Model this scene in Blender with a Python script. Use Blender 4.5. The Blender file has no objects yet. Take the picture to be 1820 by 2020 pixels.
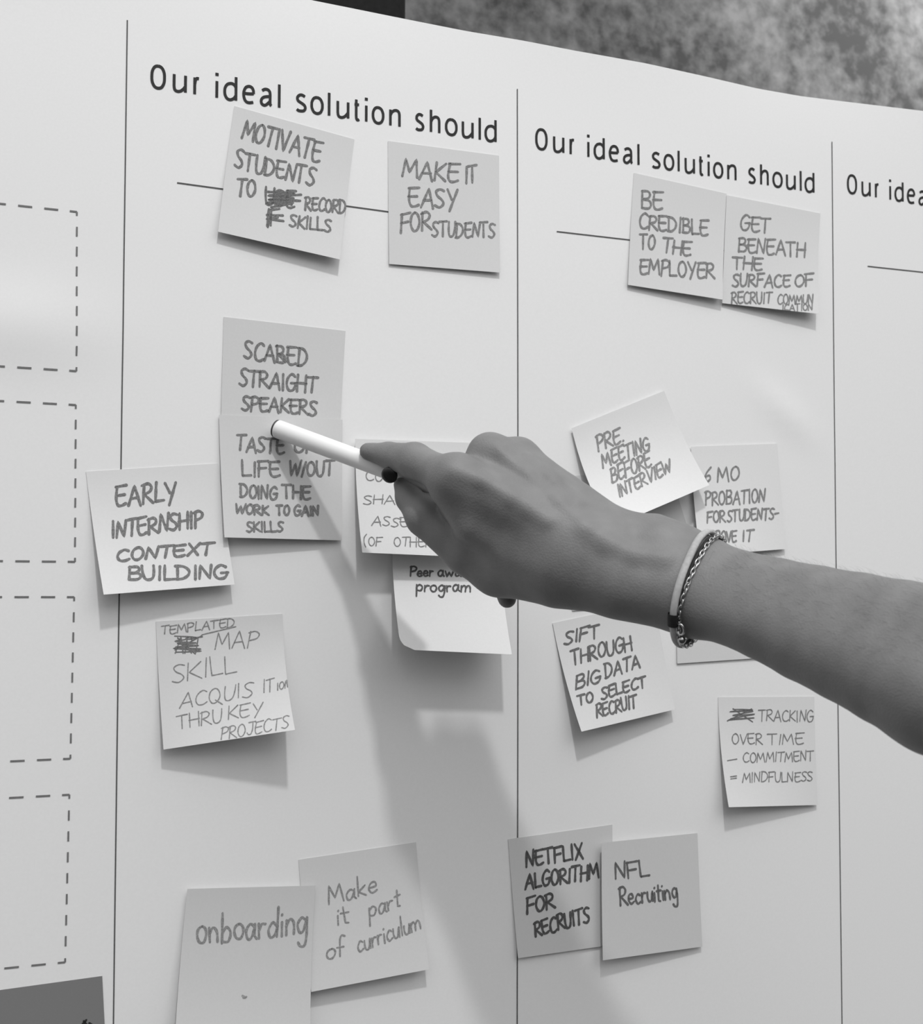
import bpy, math, random
import numpy as np
from mathutils import Matrix, Vector

random.seed(11)
C = bpy.context.scene.collection
SC = bpy.context.scene

# ------------------------------------------------------------------ camera
# The poster hangs in the plane y = 0 (x to the right, z up); the camera stands 0.8 m in front of it.
F = 2700.0                      # focal length in pixels of the 1820 x 2020 frame
CX, CY = 910.0, 1010.0
DIST = 0.80
V1 = np.array([6354.0, 170.0])
X2 = 108.0
Y2 = -(F * F + V1[0] * X2) / V1[1]
E1 = np.array([V1[0], V1[1], F]); E1 /= np.linalg.norm(E1)
EU = np.array([X2, Y2, F]); EU /= np.linalg.norm(EU)
EN = np.cross(E1, -EU)
RW = np.array([E1, EN, EU])     # camera coordinates (right, down, forward) -> world
ZB = 1.40

def _ray(px, py):
    return RW @ np.array([px - CX, py - CY, F])
_o = _ray(CX, CY) * (DIST / _ray(CX, CY)[1])
CAM = np.array([-_o[0], -DIST, ZB - _o[2]])

def P(px, py, h=0.0):
    """point in front of the poster plane at distance h"""
    d = _ray(px, py)
    return CAM + d * ((DIST - h) / d[1])

def scale_at(p):
    """pixels per metre at a world point"""
    return F / (RW.T @ (np.asarray(p) - CAM))[2]

def proj(p):
    c = RW.T @ (np.asarray(p) - CAM)
    return np.array([CX + F * c[0] / c[2], CY + F * c[1] / c[2]])

cam_data = bpy.data.cameras.new('camera')
cam = bpy.data.objects.new('camera', cam_data)
C.objects.link(cam)
m = np.eye(4)
m[:3, 0] = RW[:, 0]; m[:3, 1] = -RW[:, 1]; m[:3, 2] = -RW[:, 2]; m[:3, 3] = CAM
cam.matrix_world = Matrix(m.tolist())
cam_data.sensor_fit = 'HORIZONTAL'
cam_data.sensor_width = 36.0
cam_data.lens = 36.0 * F / 1820.0
cam_data.clip_start = 0.01
cam_data.dof.use_dof = True
cam_data.dof.focus_distance = 0.83
cam_data.dof.aperture_fstop = 18.0
SC.camera = cam

# ------------------------------------------------------------------ light
w = bpy.data.worlds.new('world'); SC.world = w; w.use_nodes = True
# room light: pale ceiling and upper walls, darker towards the floor
_tc = w.node_tree.nodes.new('ShaderNodeTexCoord'); _sp = w.node_tree.nodes.new('ShaderNodeSeparateXYZ')
_mr = w.node_tree.nodes.new('ShaderNodeMapRange')
for _i, _v in ((1, -0.12), (2, 0.5), (3, 0.05), (4, 1.0)): _mr.inputs[_i].default_value = _v
w.node_tree.links.new(_tc.outputs['Generated'], _sp.inputs[0]); w.node_tree.links.new(_sp.outputs['Z'], _mr.inputs[0])
w.node_tree.links.new(_mr.outputs[0], w.node_tree.nodes['Background'].inputs[0])
w.node_tree.nodes['Background'].inputs[1].default_value = 0.88

def area(name, loc, size, size_y, power, target):
    l = bpy.data.lights.new(name, 'AREA'); l.shape = 'RECTANGLE'
    l.size = size; l.size_y = size_y; l.energy = power
    o = bpy.data.objects.new(name, l); C.objects.link(o)
    o.location = loc
    o.rotation_euler = (Vector(target) - Vector(loc)).to_track_quat('-Z', 'Y').to_euler()
    return o
PC = P(820, 1150)
area('ceiling_spot', (PC[0] - 0.17 * 1.32, -1.32, PC[2] + 2.04), 0.11, 0.11, 23.0, PC)
area('ceiling_panel', (PC[0] + 0.45, -1.7, PC[2] + 1.95), 3.0, 1.8, 24.0, (PC[0] + 0.15, 0, PC[2] + 0.2))
# unseen spot added to brighten the far wall at the right
wl = bpy.data.lights.new('wall_fill_spot', 'SPOT'); wl.energy = 70.0; wl.spot_size = math.radians(70); wl.spot_blend = 1.0; wl.shadow_soft_size = 0.08
wo = bpy.data.objects.new('wall_fill_spot', wl); C.objects.link(wo)
_wt = CAM + _ray(1800, 20) * ((DIST + 0.42) / _ray(1800, 20)[1])
wo.location = (_wt[0] + 0.25, -0.02, _wt[2] + 0.55)
wo.rotation_euler = (Vector(_wt) + Vector((0.1, 0, 0.05)) - Vector(wo.location)).to_track_quat('-Z', 'Y').to_euler()
SC.view_settings.view_transform = 'Standard'
SC.view_settings.look = 'None'
SC.view_settings.gamma = 1.0
SC.view_settings.use_curve_mapping = False
SC.view_settings.exposure = 0.07

# ------------------------------------------------------------------ helpers
def tag(o, label=None, cat=None, group=None, kind=None):
    if label: o['label'] = label
    if cat: o['category'] = cat
    if group: o['group'] = group
    if kind: o['kind'] = kind
    return o

def mesh_obj(name, verts, faces, mat, parent=None, smooth=False):
    me = bpy.data.meshes.new(name)
    me.from_pydata([tuple(map(float, v)) for v in verts], [], [tuple(map(int, f)) for f in faces])
    me.update()
    if smooth:
        me.polygons.foreach_set('use_smooth', [True] * len(me.polygons))
    if mat: me.materials.append(mat)
    o = bpy.data.objects.new(name, me); C.objects.link(o)
    if parent is not None: o.parent = parent
    return o

def paper_mat(name, v, grain=0.03, rough=0.85, scale=900.0, bump=0.06, sheen=0.0):
    mt = bpy.data.materials.new(name); mt.use_nodes = True
    nt = mt.node_tree; b = nt.nodes['Principled BSDF']
    b.inputs['Roughness'].default_value = rough
    b.inputs['Specular IOR Level'].default_value = 0.25
    tc = nt.nodes.new('ShaderNodeTexCoord')
    n = nt.nodes.new('ShaderNodeTexNoise'); n.inputs['Scale'].default_value = scale; n.inputs['Detail'].default_value = 3
    r = nt.nodes.new('ShaderNodeMapRange')
    r.inputs[1].default_value = 0.3; r.inputs[2].default_value = 0.7
    r.inputs[3].default_value = v * (1 - grain); r.inputs[4].default_value = v * (1 + grain)
    nt.links.new(tc.outputs['Object'], n.inputs['Vector'])
    nt.links.new(n.outputs['Fac'], r.inputs[0]); nt.links.new(r.outputs[0], b.inputs['Base Color'])
    if bump:
        bp = nt.nodes.new('ShaderNodeBump'); bp.inputs['Strength'].default_value = bump; bp.inputs['Distance'].default_value = 0.0003
        nt.links.new(n.outputs['Fac'], bp.inputs['Height']); nt.links.new(bp.outputs[0], b.inputs['Normal'])
    return mt

_inks = {}
def ink(v):
    v = v * 1.5
    k = round(v, 3)
    if k not in _inks: _inks[k] = paper_mat('ink', v, 0.35, 0.8, 1400.0, 0)
    return _inks[k]

M_POSTER = paper_mat('poster_paper', 0.80, 0.012, 0.7, 700.0, 0.04)
M_PRINT = paper_mat('printed_black', 0.022, 0.1, 0.6, 500.0, 0)
M_DASH = paper_mat('printed_dash_grey', 0.17, 0.1, 0.6, 500.0, 0)
M_RULE = paper_mat('printed_grey_line', 0.09, 0.1, 0.6, 500.0, 0)

# ------------------------------------------------------------------ the poster sheet
def smst(a, b, x):
    t = np.clip((x - a) / (b - a), 0, 1); return t * t * (3 - 2 * t)
_cr = P(1545, 815); _cl = P(20, 640)
def und(x, z):
    """gentle waviness of the hanging sheet (metres towards the viewer)"""
    x = np.asarray(x, float); z = np.asarray(z, float)
    u = 0.0012 * np.sin(x * 9.0 + 1.1 + 2.2 * (z - ZB)) * np.cos((z - ZB) * 5.0 + 0.4)
    # soft crease above the meeting note, running down to the right
    dx, dz = x - _cr[0], z - _cr[2]
    a = dx * 0.78 - dz * 0.62; b = dx * 0.62 + dz * 0.78
    u = u + 0.0016 * np.exp(-(b / 0.010) ** 2) * np.exp(-(a / 0.030) ** 2)
    dx, dz = x - _cl[0], z - _cl[2]
    u = u + 0.0022 * np.exp(-(dz / 0.022) ** 2) * np.exp(-(dx / 0.05) ** 2)
    return u + 0.0016

def pl(px, py, off=0.0):
    """point on the poster surface seen at a pixel of the plane"""
    p = P(px, py); return np.array([p[0], -float(und(p[0], p[2])) - off, p[2]])

top_px = [(600, -2), (690, 16), (768, 32), (915, 62), (1029, 82), (1130, 102), (1270, 127), (1391, 153), (1492, 176), (1579, 191), (1740, 211), (1820, 221), (1900, 232)]
tp = np.array([P(*q) for q in top_px])
tx = np.concatenate([[-0.6, tp[0, 0] - 0.35, tp[0, 0] - 0.1], tp[:, 0], [tp[-1, 0] + 0.2, tp[-1, 0] + 0.7]])
tz = np.concatenate([[tp[0, 2] + 0.002, tp[0, 2] + 0.004, tp[0, 2] + 0.003], tp[:, 2], [tp[-1, 2] - 0.003, tp[-1, 2]]])
def top_edge(x): return np.interp(x, tx, tz)

def build_poster():
    x0, x1, zb = PC[0] - 0.85, PC[0] + 1.15, 0.62
    nx, nz = 260, 150
    vs, fs = [], []
    for j in range(nz + 1):
        for i in range(nx + 1):
            x = x0 + (x1 - x0) * i / nx
            zt = float(top_edge(x))
            z = zb + (zt - zb) * j / nz
            y = -float(und(x, z))
            # the loose top edge waves a little and leans off the board
            e = max(0.0, 1 - (zt - z) / 0.05)
            y -= e * e * 0.0008 * math.sin(x * 17.0)
            vs.append((x, y, z))
    for j in range(nz):
        for i in range(nx):
            a = j * (nx + 1) + i
            fs.append((a, a + 1, a + nx + 2, a + nx + 1))
    o = mesh_obj('poster', vs, fs, M_POSTER, None, True)
    sol = o.modifiers.new('sheet', 'SOLIDIFY'); sol.thickness = 0.0003; sol.offset = -1
    es = o.modifiers.new('crisp_edges', 'EDGE_SPLIT'); es.split_angle = math.radians(40)
    tag(o, 'large white printed poster sheet with ruled columns behind all the sticky notes', 'poster')
    return o

# ------------------------------------------------------------------ strokes and letters
def crom(pts, n=7):
    if len(pts) < 3: return pts
    closed = math.dist(pts[0], pts[-1]) < 1e-6
    out = []
    N = len(pts)
    for i in range(N - 1):
        p1, p2 = pts[i], pts[i + 1]
        p0 = pts[i - 1] if i > 0 else (pts[-2] if closed else p1)
        p3 = pts[i + 2] if i + 2 < N else (pts[1] if closed else p2)
        for k in range(n):
            t = k / n
            out.append(tuple(0.5 * ((2 * p1[c]) + (-p0[c] + p2[c]) * t + (2 * p0[c] - 5 * p1[c] + 4 * p2[c] - p3[c]) * t * t
                                    + (-p0[c] + 3 * p1[c] - 3 * p2[c] + p3[c]) * t ** 3) for c in (0, 1)))
    out.append(pts[-1])
    return out

G = {
 'A': (.72, ['0,0 .38,1 .7,-.04', '.14,.34 .6,.38']),
 'B': (.58, ['.02,0 .03,1', '~-.02,.97 .35,1 .48,.8 .35,.58 .08,.52', '~.08,.52 .45,.48 .56,.25 .4,.03 0,.02']),
 'C': (.62, ['~.6,.88 .38,1 .12,.78 .03,.4 .15,.06 .4,0 .64,.14']),
 'D': (.66, ['.04,0 .06,1', '~-.05,.99 .35,.95 .6,.65 .56,.3 .3,.04 -.02,0']),
 '#': (.6, ['.02,0 .03,1', '~-.02,.97 .35,1 .48,.8 .35,.58 .08,.52', '~.08,.52 .45,.48 .56,.25 .4,.03 0,.02', '.12,.46 .6,.06']),
 'E': (.58, ['~.06,.98 .02,.6 .03,.25 .14,.02 .34,.0 .58,.1', '-.02,.96 .6,1.02', '-.02,.52 .5,.56']),
 'F': (.56, ['.02,0 .05,1', '-.02,.98 .6,1.04', '0,.5 .48,.55']),
 'G': (.66, ['~.6,.86 .36,1 .1,.75 .03,.35 .2,.02 .48,.05 .62,.3 .6,.46', '.32,.44 .66,.47']),
 'H': (.6, ['0,0 .02,1', '.56,0 .58,1.02', '-.04,.5 .62,.52']),
 'I': (.2, ['.09,0 .11,1']),
 'J': (.5, ['~.42,1 .42,.4 .3,.02 .1,.0 0,.16', '.1,1 .66,1.02']),
 'K': (.58, ['0,0 .03,1', '.55,.98 .05,.46 .6,.02']),
 'L': (.5, ['~.02,1 .02,.5 .03,.06 .08,.02', '.04,.03 .52,.06']),
 'M': (.8, ['0,0 .1,1 .36,.28 .66,1 .8,.0']),
 'N': (.6, ['0,0 .06,1 .5,.02 .58,1.04']),
 'O': (.62, ['~.34,1 .1,.82 .03,.4 .18,.04 .42,.05 .6,.4 .54,.8 .34,1']),
 'P': (.54, ['.02,-.02 .05,1', '~-.04,.94 .3,1.02 .54,.84 .44,.58 .06,.46']),
 'Q': (.7, ['~.34,1 .1,.82 .03,.4 .18,.04 .42,.05 .6,.4 .54,.8 .34,1', '.34,.24 .72,-.14']),
 'R': (.6, ['.02,0 .05,1', '~-.05,.94 .3,1.02 .5,.84 .4,.6 .06,.48', '.1,.48 .64,.0']),
 'S': (.54, ['~.54,.92 .3,1 .08,.86 .16,.62 .4,.42 .48,.2 .26,.0 -.02,.1']),
 'T': (.64, ['-.04,.98 .66,1.02', '.3,1 .28,0']),
 'U': (.58, ['~0,1 .01,.5 .1,.08 .3,.0 .48,.16 .55,.6 .56,1']),
 'V': (.6, ['0,1 .28,0 .6,1.04']),
 'W': (.86, ['0,1 .16,0 .42,.8 .6,0 .86,1.04']),
 'X': (.58, ['0,1 .55,0', '.56,1 0,0']),
 'Y': (.58, ['0,1 .28,.46', '.6,1.02 .2,-.14']),
 'Z': (.58, ['0,1 .55,1 0,0 .58,0']),
 '6': (.44, ['~.36,1 .1,.6 .03,.25 .2,.0 .4,.18 .3,.42 .06,.3']),
 '-': (.5, ['0,.48 .46,.54']),
 '=': (.5, ['0,.6 .5,.72', '0,.3 .48,.42']),
 '.': (.14, ['.04,.04 .1,.08']),
 '/': (.3, ['0,-.05 .3,1.05']),
 '(': (.3, ['~.3,1.3 .05,.9 .02,.3 .16,-.2']),
 'a': (.5, ['~.44,.46 .24,.57 .04,.34 .1,.04 .28,.06 .44,.4', '.45,.55 .42,.12 .52,.0']),
 'b': (.5, ['.04,1.1 .05,.0', '~.05,.3 .25,.56 .46,.36 .36,.04 .05,.05']),
 'c': (.44, ['~.42,.48 .22,.57 .03,.28 .18,.0 .44,.1']),
 'd': (.5, ['~.42,.4 .22,.55 .03,.28 .14,.0 .36,.1 .44,.4', '.46,1.1 .44,.0']),
 'e': (.46, ['~.05,.28 .4,.32 .34,.54 .12,.5 .03,.22 .2,.0 .46,.1']),
 'f': (.36, ['~.4,1.15 .22,1.2 .14,.9 .14,.0', '0,.55 .36,.58']),
 'g': (.5, ['~.44,.46 .24,.57 .04,.34 .14,.06 .32,.1 .44,.44', '~.46,.55 .45,.0 .36,-.42 .16,-.46 .04,-.32']),
 'h': (.46, ['.03,1.1 .04,0', '~.04,.3 .24,.56 .4,.4 .42,.0']),
 'i': (.12, ['.06,.54 .06,.0', '.07,.8 .09,.84']),
 'k': (.46, ['.03,1.1 .04,0', '.42,.56 .06,.26 .46,.0']),
 'l': (.12, ['.06,1.1 .07,0']),
 'm': (.74, ['.02,.55 .03,0', '~.03,.35 .2,.56 .34,.4 .34,.0', '~.34,.35 .52,.56 .66,.4 .7,.0']),
 'n': (.46, ['.02,.55 .03,0', '~.03,.3 .22,.56 .4,.4 .42,.0']),
 'o': (.48, ['~.26,.57 .07,.46 .03,.24 .14,.03 .34,.02 .46,.26 .42,.48 .26,.57']),
 'p': (.5, ['.04,.58 .05,-.5', '~.02,.36 .24,.58 .46,.38 .34,.04 .05,.1']),
 'r': (.34, ['.03,.55 .04,0', '~.04,.3 .16,.52 .34,.52']),
 's': (.4, ['~.38,.5 .2,.57 .06,.44 .2,.3 .36,.16 .2,.0 .0,.06']),
 't': (.36, ['.16,.95 .16,.04 .3,.0', '0,.6 .36,.62']),
 'u': (.46, ['~.02,.55 .03,.2 .16,.0 .34,.08 .42,.5', '.43,.55 .44,.0']),
 'w': (.66, ['.0,.55 .14,.0 .32,.45 .48,.0 .66,.58']),
 'y': (.5, ['0,.55 .24,.05', '.5,.57 .12,-.45']),
}
def parse(s):
    sm = s[0] == '~'
    pts = [tuple(float(c) for c in q.split(',')) for q in s.lstrip('~').split()]
    return crom(pts) if sm else pts

def resample(pts, step):
    out = [np.array(pts[0], float)]
    for a, b in zip(pts[:-1], pts[1:]):
        a = np.array(a, float); b = np.array(b, float)
        n = max(1, int(math.ceil(np.linalg.norm(b - a) / step)))
        for k in range(1, n + 1): out.append(a + (b - a) * k / n)
    return out

class Ribbon:
    """flat strokes of ink lying on a surface given as f(px) -> (point, normal)"""
    def __init__(self): self.v = []; self.f = []
    def stroke(self, P3, N3, w, jitter=0.0, taper=True):
        P3 = np.array(P3); N3 = np.array(N3); n = len(P3)
        if n < 2: return
        T = np.gradient(P3, axis=0)
        T /= np.maximum(np.linalg.norm(T, axis=1, keepdims=True), 1e-12)
        S = np.cross(T, N3); S /= np.maximum(np.linalg.norm(S, axis=1, keepdims=True), 1e-12)
        base = len(self.v)
        hw = np.full(n, w * 0.5)
        if jitter:
            ph = random.random() * 6
            hw *= 1 + jitter * np.sin(np.arange(n) * 0.55 + ph) + jitter * (np.random.RandomState(random.randrange(10**6)).rand(n) - .5)
        if taper:   # rounded ends
            P3 = np.vstack([P3[0] - T[0] * w * 0.42, P3, P3[-1] + T[-1] * w * 0.42])
            S = np.vstack([S[0], S, S[-1]]); hw = np.concatenate([[hw[0] * 0.45], hw, [hw[-1] * 0.45]]); n += 2
        for i in range(n):
            self.v.append(P3[i] - S[i] * hw[i]); self.v.append(P3[i] + S[i] * hw[i])
        for i in range(n - 1):
            a = base + 2 * i; self.f.append((a, a + 1, a + 3, a + 2))
    def build(self, name, mat, parent): return mesh_obj(name, self.v, self.f, mat, parent)

def line_strokes(text, p0, p1, h, up, gap=0.11, jit=0.026):
    """strokes in pixel coordinates for a handwritten line from p0 to p1 on its baseline"""
    gl = []
    x = 0.0
    for ch in text:
        if ch == ' ': x += 0.42; continue
        wd, st = G[ch]
        gl.append((x, wd, st)); x += wd + gap
    tot = x - gap
    p0 = np.array(p0, float); p1 = np.array(p1, float)
    bx = (p1 - p0) / tot
    upv = np.array(up, float); upv = upv / np.linalg.norm(upv) * h
    out = []
    for (gx, wd, st) in gl:
        rs = 1 + random.uniform(-1, 1) * jit * 2.2
        sh = random.uniform(-1, 1) * jit * 2.5
        dy = random.uniform(-1, 1) * jit * 1.8
        for s in st:
            pts = parse(s)
            q = []
            ox, oy = random.uniform(-jit, jit) * .8, random.uniform(-jit, jit) * .8
            for (a, b) in pts:
                q.append(p0 + bx * (gx + a + sh * b + ox) + upv * (b * rs + dy + oy))
            out.append(q)
    return out

def scribble(x0, y0, x1, y1, n, amp=1.0):
    """a word crossed out with back-and-forth strokes"""
    q = []
    for i in range(n):
        t = i / (n - 1)
        xx = x0 + (x1 - x0) * (0.05 if i % 2 == 0 else 0.95) + random.uniform(-1, 1) * (x1 - x0) * 0.12
        yy = y0 + (y1 - y0) * t + random.uniform(-1, 1) * (y1 - y0) * 0.10 * amp
        q.append((xx, yy))
    return crom(q, 6)

# ------------------------------------------------------------------ sticky notes
class Note:
    def __init__(s, corners, lift, base=0.4, tl=(0, 0), power=2.0, rnd=0.0, curve=0.0, mid=0.0):
        """corners TL TR BR BL in photo pixels, lift of BL and BR off the poster in mm"""
        s.bl, s.br = lift[0] / 1000, lift[1] / 1000
        s.tl, s.tr = tl[0] / 1000, tl[1] / 1000
        s.base = base / 1000; s.pw = power; s.rnd = rnd; s.mid = mid / 1000
        hs = [s.base + s.tl, s.base + s.tr, s.base + s.tr + s.br, s.base + s.tl + s.bl]
        s.c = [P(c[0], c[1], h + 0.0016)[[0, 2]] for c, h in zip(corners, hs)]
        s.px = [np.array(c, float) for c in corners]
    def at(s, u, v, off=0.0):
        xz = (s.c[0] * (1 - u) + s.c[1] * u) * (1 - v) + (s.c[3] * (1 - u) + s.c[2] * u) * v
        h = s.base + s.tl * (1 - u) + s.tr * u + (s.bl * (1 - u) + s.br * u) * max(v, 0) ** s.pw + s.mid * math.sin(math.pi * u) * v ** 2
        return np.array([xz[0], -(h + off) - float(und(xz[0], xz[1])), xz[1]])
    def normal(s, u, v):
        e = 0.01
        n = np.cross(s.at(u + e, v) - s.at(u - e, v), s.at(u, v - e) - s.at(u, v + e))
        n /= np.linalg.norm(n)
        return n if n[1] < 0 else -n
    def uv(s, px):
        u, v = 0.5, 0.5
        px = np.array(px, float)
        for _ in range(7):
            f0 = proj(s.at(u, v)) - px
            e = 1e-3
            J = np.column_stack([(proj(s.at(u + e, v)) - px - f0) / e, (proj(s.at(u, v + e)) - px - f0) / e])
            d = np.linalg.solve(J, -f0); u += float(np.clip(d[0], -.5, .5)); v += float(np.clip(d[1], -.5, .5))
        return u, v
    def mesh(s, mat, label, n=26):
        vs, fs = [], []
        for j in range(n + 1):
            v = j / n
            um = 0.0
            if s.rnd and v > 1 - s.rnd:
                um = s.rnd - math.sqrt(max(0, s.rnd ** 2 - (v - (1 - s.rnd)) ** 2))
            for i in range(n + 1): vs.append(s.at(um + (1 - um) * i / n, v))
        for j in range(n):
            for i in range(n):
                a = j * (n + 1) + i
                fs.append((a, a + n + 1, a + n + 2, a + 1))
        org = s.at(0.5, 0.0)
        o = mesh_obj('sticky_note', np.array(vs) - org, fs, mat, None, True)
        o.location = org
        sol = o.modifiers.new('paper', 'SOLIDIFY'); sol.thickness = 0.00014; sol.offset = -1
        es = o.modifiers.new('crisp_edges', 'EDGE_SPLIT'); es.split_angle = math.radians(40)
        tag(o, label, 'sticky note', 'sticky notes on the poster')
        s.obj = o; s.org = org
        return o
    def write(s, strokes, wpx, v, name='handwriting', jitter=0.12):
        rb = Ribbon()
        for st in strokes:
            pts = resample(st, 3.0)
            uvs = [s.uv(q) for q in pts]
            uvs = [(min(max(a, 0.004), 0.996), min(max(b, 0.004), 0.996)) for a, b in uvs]
            P3 = [s.at(a, b, 0.00016) for a, b in uvs]
            N3 = [s.normal(a, b) for a, b in uvs]
            wm = wpx / scale_at(P3[0])
            rb.stroke(np.array(P3) - s.org, N3, wm, jitter)
        rb.build(name, ink(v), s.obj)
    def up(s): 
        d = (s.px[0] - s.px[3]); return d / np.linalg.norm(d)

def note(label, corners, lift, tone, wpx=4.5, inkv=0.12, lines=(), base=0.4, up=None, crossed=(), **kw):
    nt = Note(corners, lift, base, **kw)
    nt.mesh(paper_mat('note_paper', tone, 0.015, 0.85, 800.0, 0.05), label)
    for L in lines:
        text, p0, p1, h = L[:4]
        u = L[4] if len(L) > 4 else (up if up is not None else nt.up())
        wl = L[5] if len(L) > 5 else wpx
        nt.write(line_strokes(text, p0, p1, h, u), wl, inkv, 'handwritten_line')
    for (st, wl, iv, nm) in crossed: nt.write(st, wl, iv, nm)
    return nt

# ------------------------------------------------------------------ setting: wall, floor, board
def felt_mat():
    mt = bpy.data.materials.new('grey_felt'); mt.use_nodes = True
    nt = mt.node_tree; b = nt.nodes['Principled BSDF']; b.inputs['Roughness'].default_value = 0.95
    tc = nt.nodes.new('ShaderNodeTexCoord')
    n1 = nt.nodes.new('ShaderNodeTexNoise'); n1.inputs['Scale'].default_value = 7; n1.inputs['Detail'].default_value = 2
    n2 = nt.nodes.new('ShaderNodeTexNoise'); n2.inputs['Scale'].default_value = 55; n2.inputs['Detail'].default_value = 4; n2.inputs['Roughness'].default_value = 0.6
    mx = nt.nodes.new('ShaderNodeMix'); mx.inputs[0].default_value = 0.45
    rp = nt.nodes.new('ShaderNodeValToRGB')
    rp.color_ramp.elements[0].position = 0.40; rp.color_ramp.elements[0].color = (.045, .045, .045, 1)
    rp.color_ramp.elements[1].position = 0.62; rp.color_ramp.elements[1].color = (.20, .20, .20, 1)
    for n in (n1, n2): nt.links.new(tc.outputs['Object'], n.inputs['Vector'])
    nt.links.new(n1.outputs['Fac'], mx.inputs[2]); nt.links.new(n2.outputs['Fac'], mx.inputs[3])
    nt.links.new(mx.outputs[0], rp.inputs[0]); nt.links.new(rp.outputs[0], b.inputs['Base Color'])
    return mt

def box(name, x0, x1, y0, y1, z0, z1, mat, parent=None, bev=0.0):
    vs = [(x, y, z) for x in (x0, x1) for y in (y0, y1) for z in (z0, z1)]
    fs = [(0, 1, 3, 2), (4, 6, 7, 5), (0, 4, 5, 1), (2, 3, 7, 6), (0, 2, 6, 4), (1, 5, 7, 3)]
    o = mesh_obj(name, vs, fs, mat, parent)
    if bev:
        b = o.modifiers.new('bevel', 'BEVEL'); b.width = bev; b.segments = 4
    return o

M_FELT = felt_mat()
M_FLOOR = paper_mat('dark_carpet', 0.06, 0.3, 0.95, 60.0, 0.2)
M_BOARD = paper_mat('board_white', 0.6, 0.02)
M_BLACK = paper_mat('black_fabric', 0.012, 0.2, 0.9, 200.0, 0.1)
YW = 0.42
tag(box('wall_back', -2.6, 3.6, YW, YW + 0.1, 0.0, 2.9, M_FELT), kind='structure')
tag(box('floor', -2.6, 3.6, -3.2, YW, -0.1, 0.0, M_FLOOR), kind='structure')
bx0, bx1 = PC[0] - 0.83, PC[0] + 1.12
board = bpy.data.objects.new('display_board', None); C.objects.link(board); board.location = ((bx0 + bx1) / 2, 0.012, 0)
tag(board, 'upright display board that carries the white poster from behind', 'board')
def bpart(name, *a, **k):
    o = box(name, *a, **k); o.parent = board; o.matrix_parent_inverse = Matrix.Translation(-board.location); return o
bpart('panel', bx0, bx1, 0.002, 0.022, 0.66, float(min(tz)) - 0.05, M_BOARD)
for lx in (bx0 + 0.1, bx1 - 0.1):
    bpart('leg', lx - 0.02, lx + 0.02, 0.004, 0.020, 0.0, 0.66, M_BOARD)
    bpart('foot', lx - 0.025, lx + 0.025, -0.2, 0.24, 0.0, 0.02, M_BOARD)
# dark padded panel leaning on the wall, seen over the top edge
_d = [CAM + _ray(*q) * ((DIST + 0.36) / _ray(*q)[1]) for q in ((560, -160), (796, 60))]
pn = box('padded_panel', _d[0][0] - 0.25, _d[1][0], 0.34, YW - 0.004, 0.0, 2.15, M_BLACK, None, 0.02)
tag(pn, 'black padded panel on the grey wall beyond the poster top edge', 'panel')

# ------------------------------------------------------------------ poster with its print
poster = build_poster()
UPZ = np.array([0, -1.0, 0])

def wall_ribbon(rb, ptsxz, wdt, off=0.00025, taper=False):
    pts = resample(ptsxz, 0.004)
    P3 = [np.array([q[0], -float(und(q[0], q[1])) - off - 0.00005, q[1]]) for q in pts]
    rb.stroke(P3, [UPZ] * len(P3), wdt, 0.0, taper)
def xz(px, py): p = P(px, py); return np.array([p[0], p[2]])

# vertical column lines
for (a, b) in (((250, 42), (223, 2020)), ((1018, 177), (1017, 2020)), ((1637, 281), (1657, 2020))):
    A = xz(*a); B = xz(*b); B = A + (B - A) * 1.25
    mid = A + (B - A) * 0.5
    rb = Ribbon(); wall_ribbon(rb, [A, B], 0.00075); rb.build('column_line', M_RULE, poster)
# fill-in rules
X0a = xz(250, 300)[0]; X1a = xz(1018, 300)[0]; X2a = xz(1637, 300)[0]
for (a, b) in (((348, 362), (900, 438)), ((1095, 458), (1540, 509)), ((1708, 526), (1960, 553))):
    rb = Ribbon(); wall_ribbon(rb, [xz(*a), xz(*b)], 0.00075); rb.build('fill_in_line', M_RULE, poster)

# printed headings: letter extents measured along the first heading
zx = lambda q: 230 + q / 2.275
HL = [('O', 148, 218), ('u', 248, 312), ('r', 338, 372), None, ('i', 440, 452), ('d', 475, 538), ('e', 560, 618), ('a', 638, 697), ('l', 720, 731), None,
      ('s', 798, 850), ('o', 865, 925), ('l', 943, 955), ('u', 982, 1040), ('t', 1057, 1090), ('i', 1110, 1121), ('o', 1140, 1197), ('n', 1218, 1270), None,
      ('s', 1333, 1377), ('h', 1400, 1448), ('o', 1468, 1525), ('u', 1543, 1597), ('l', 1619, 1629), ('d', 1645, 1700)]
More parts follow.
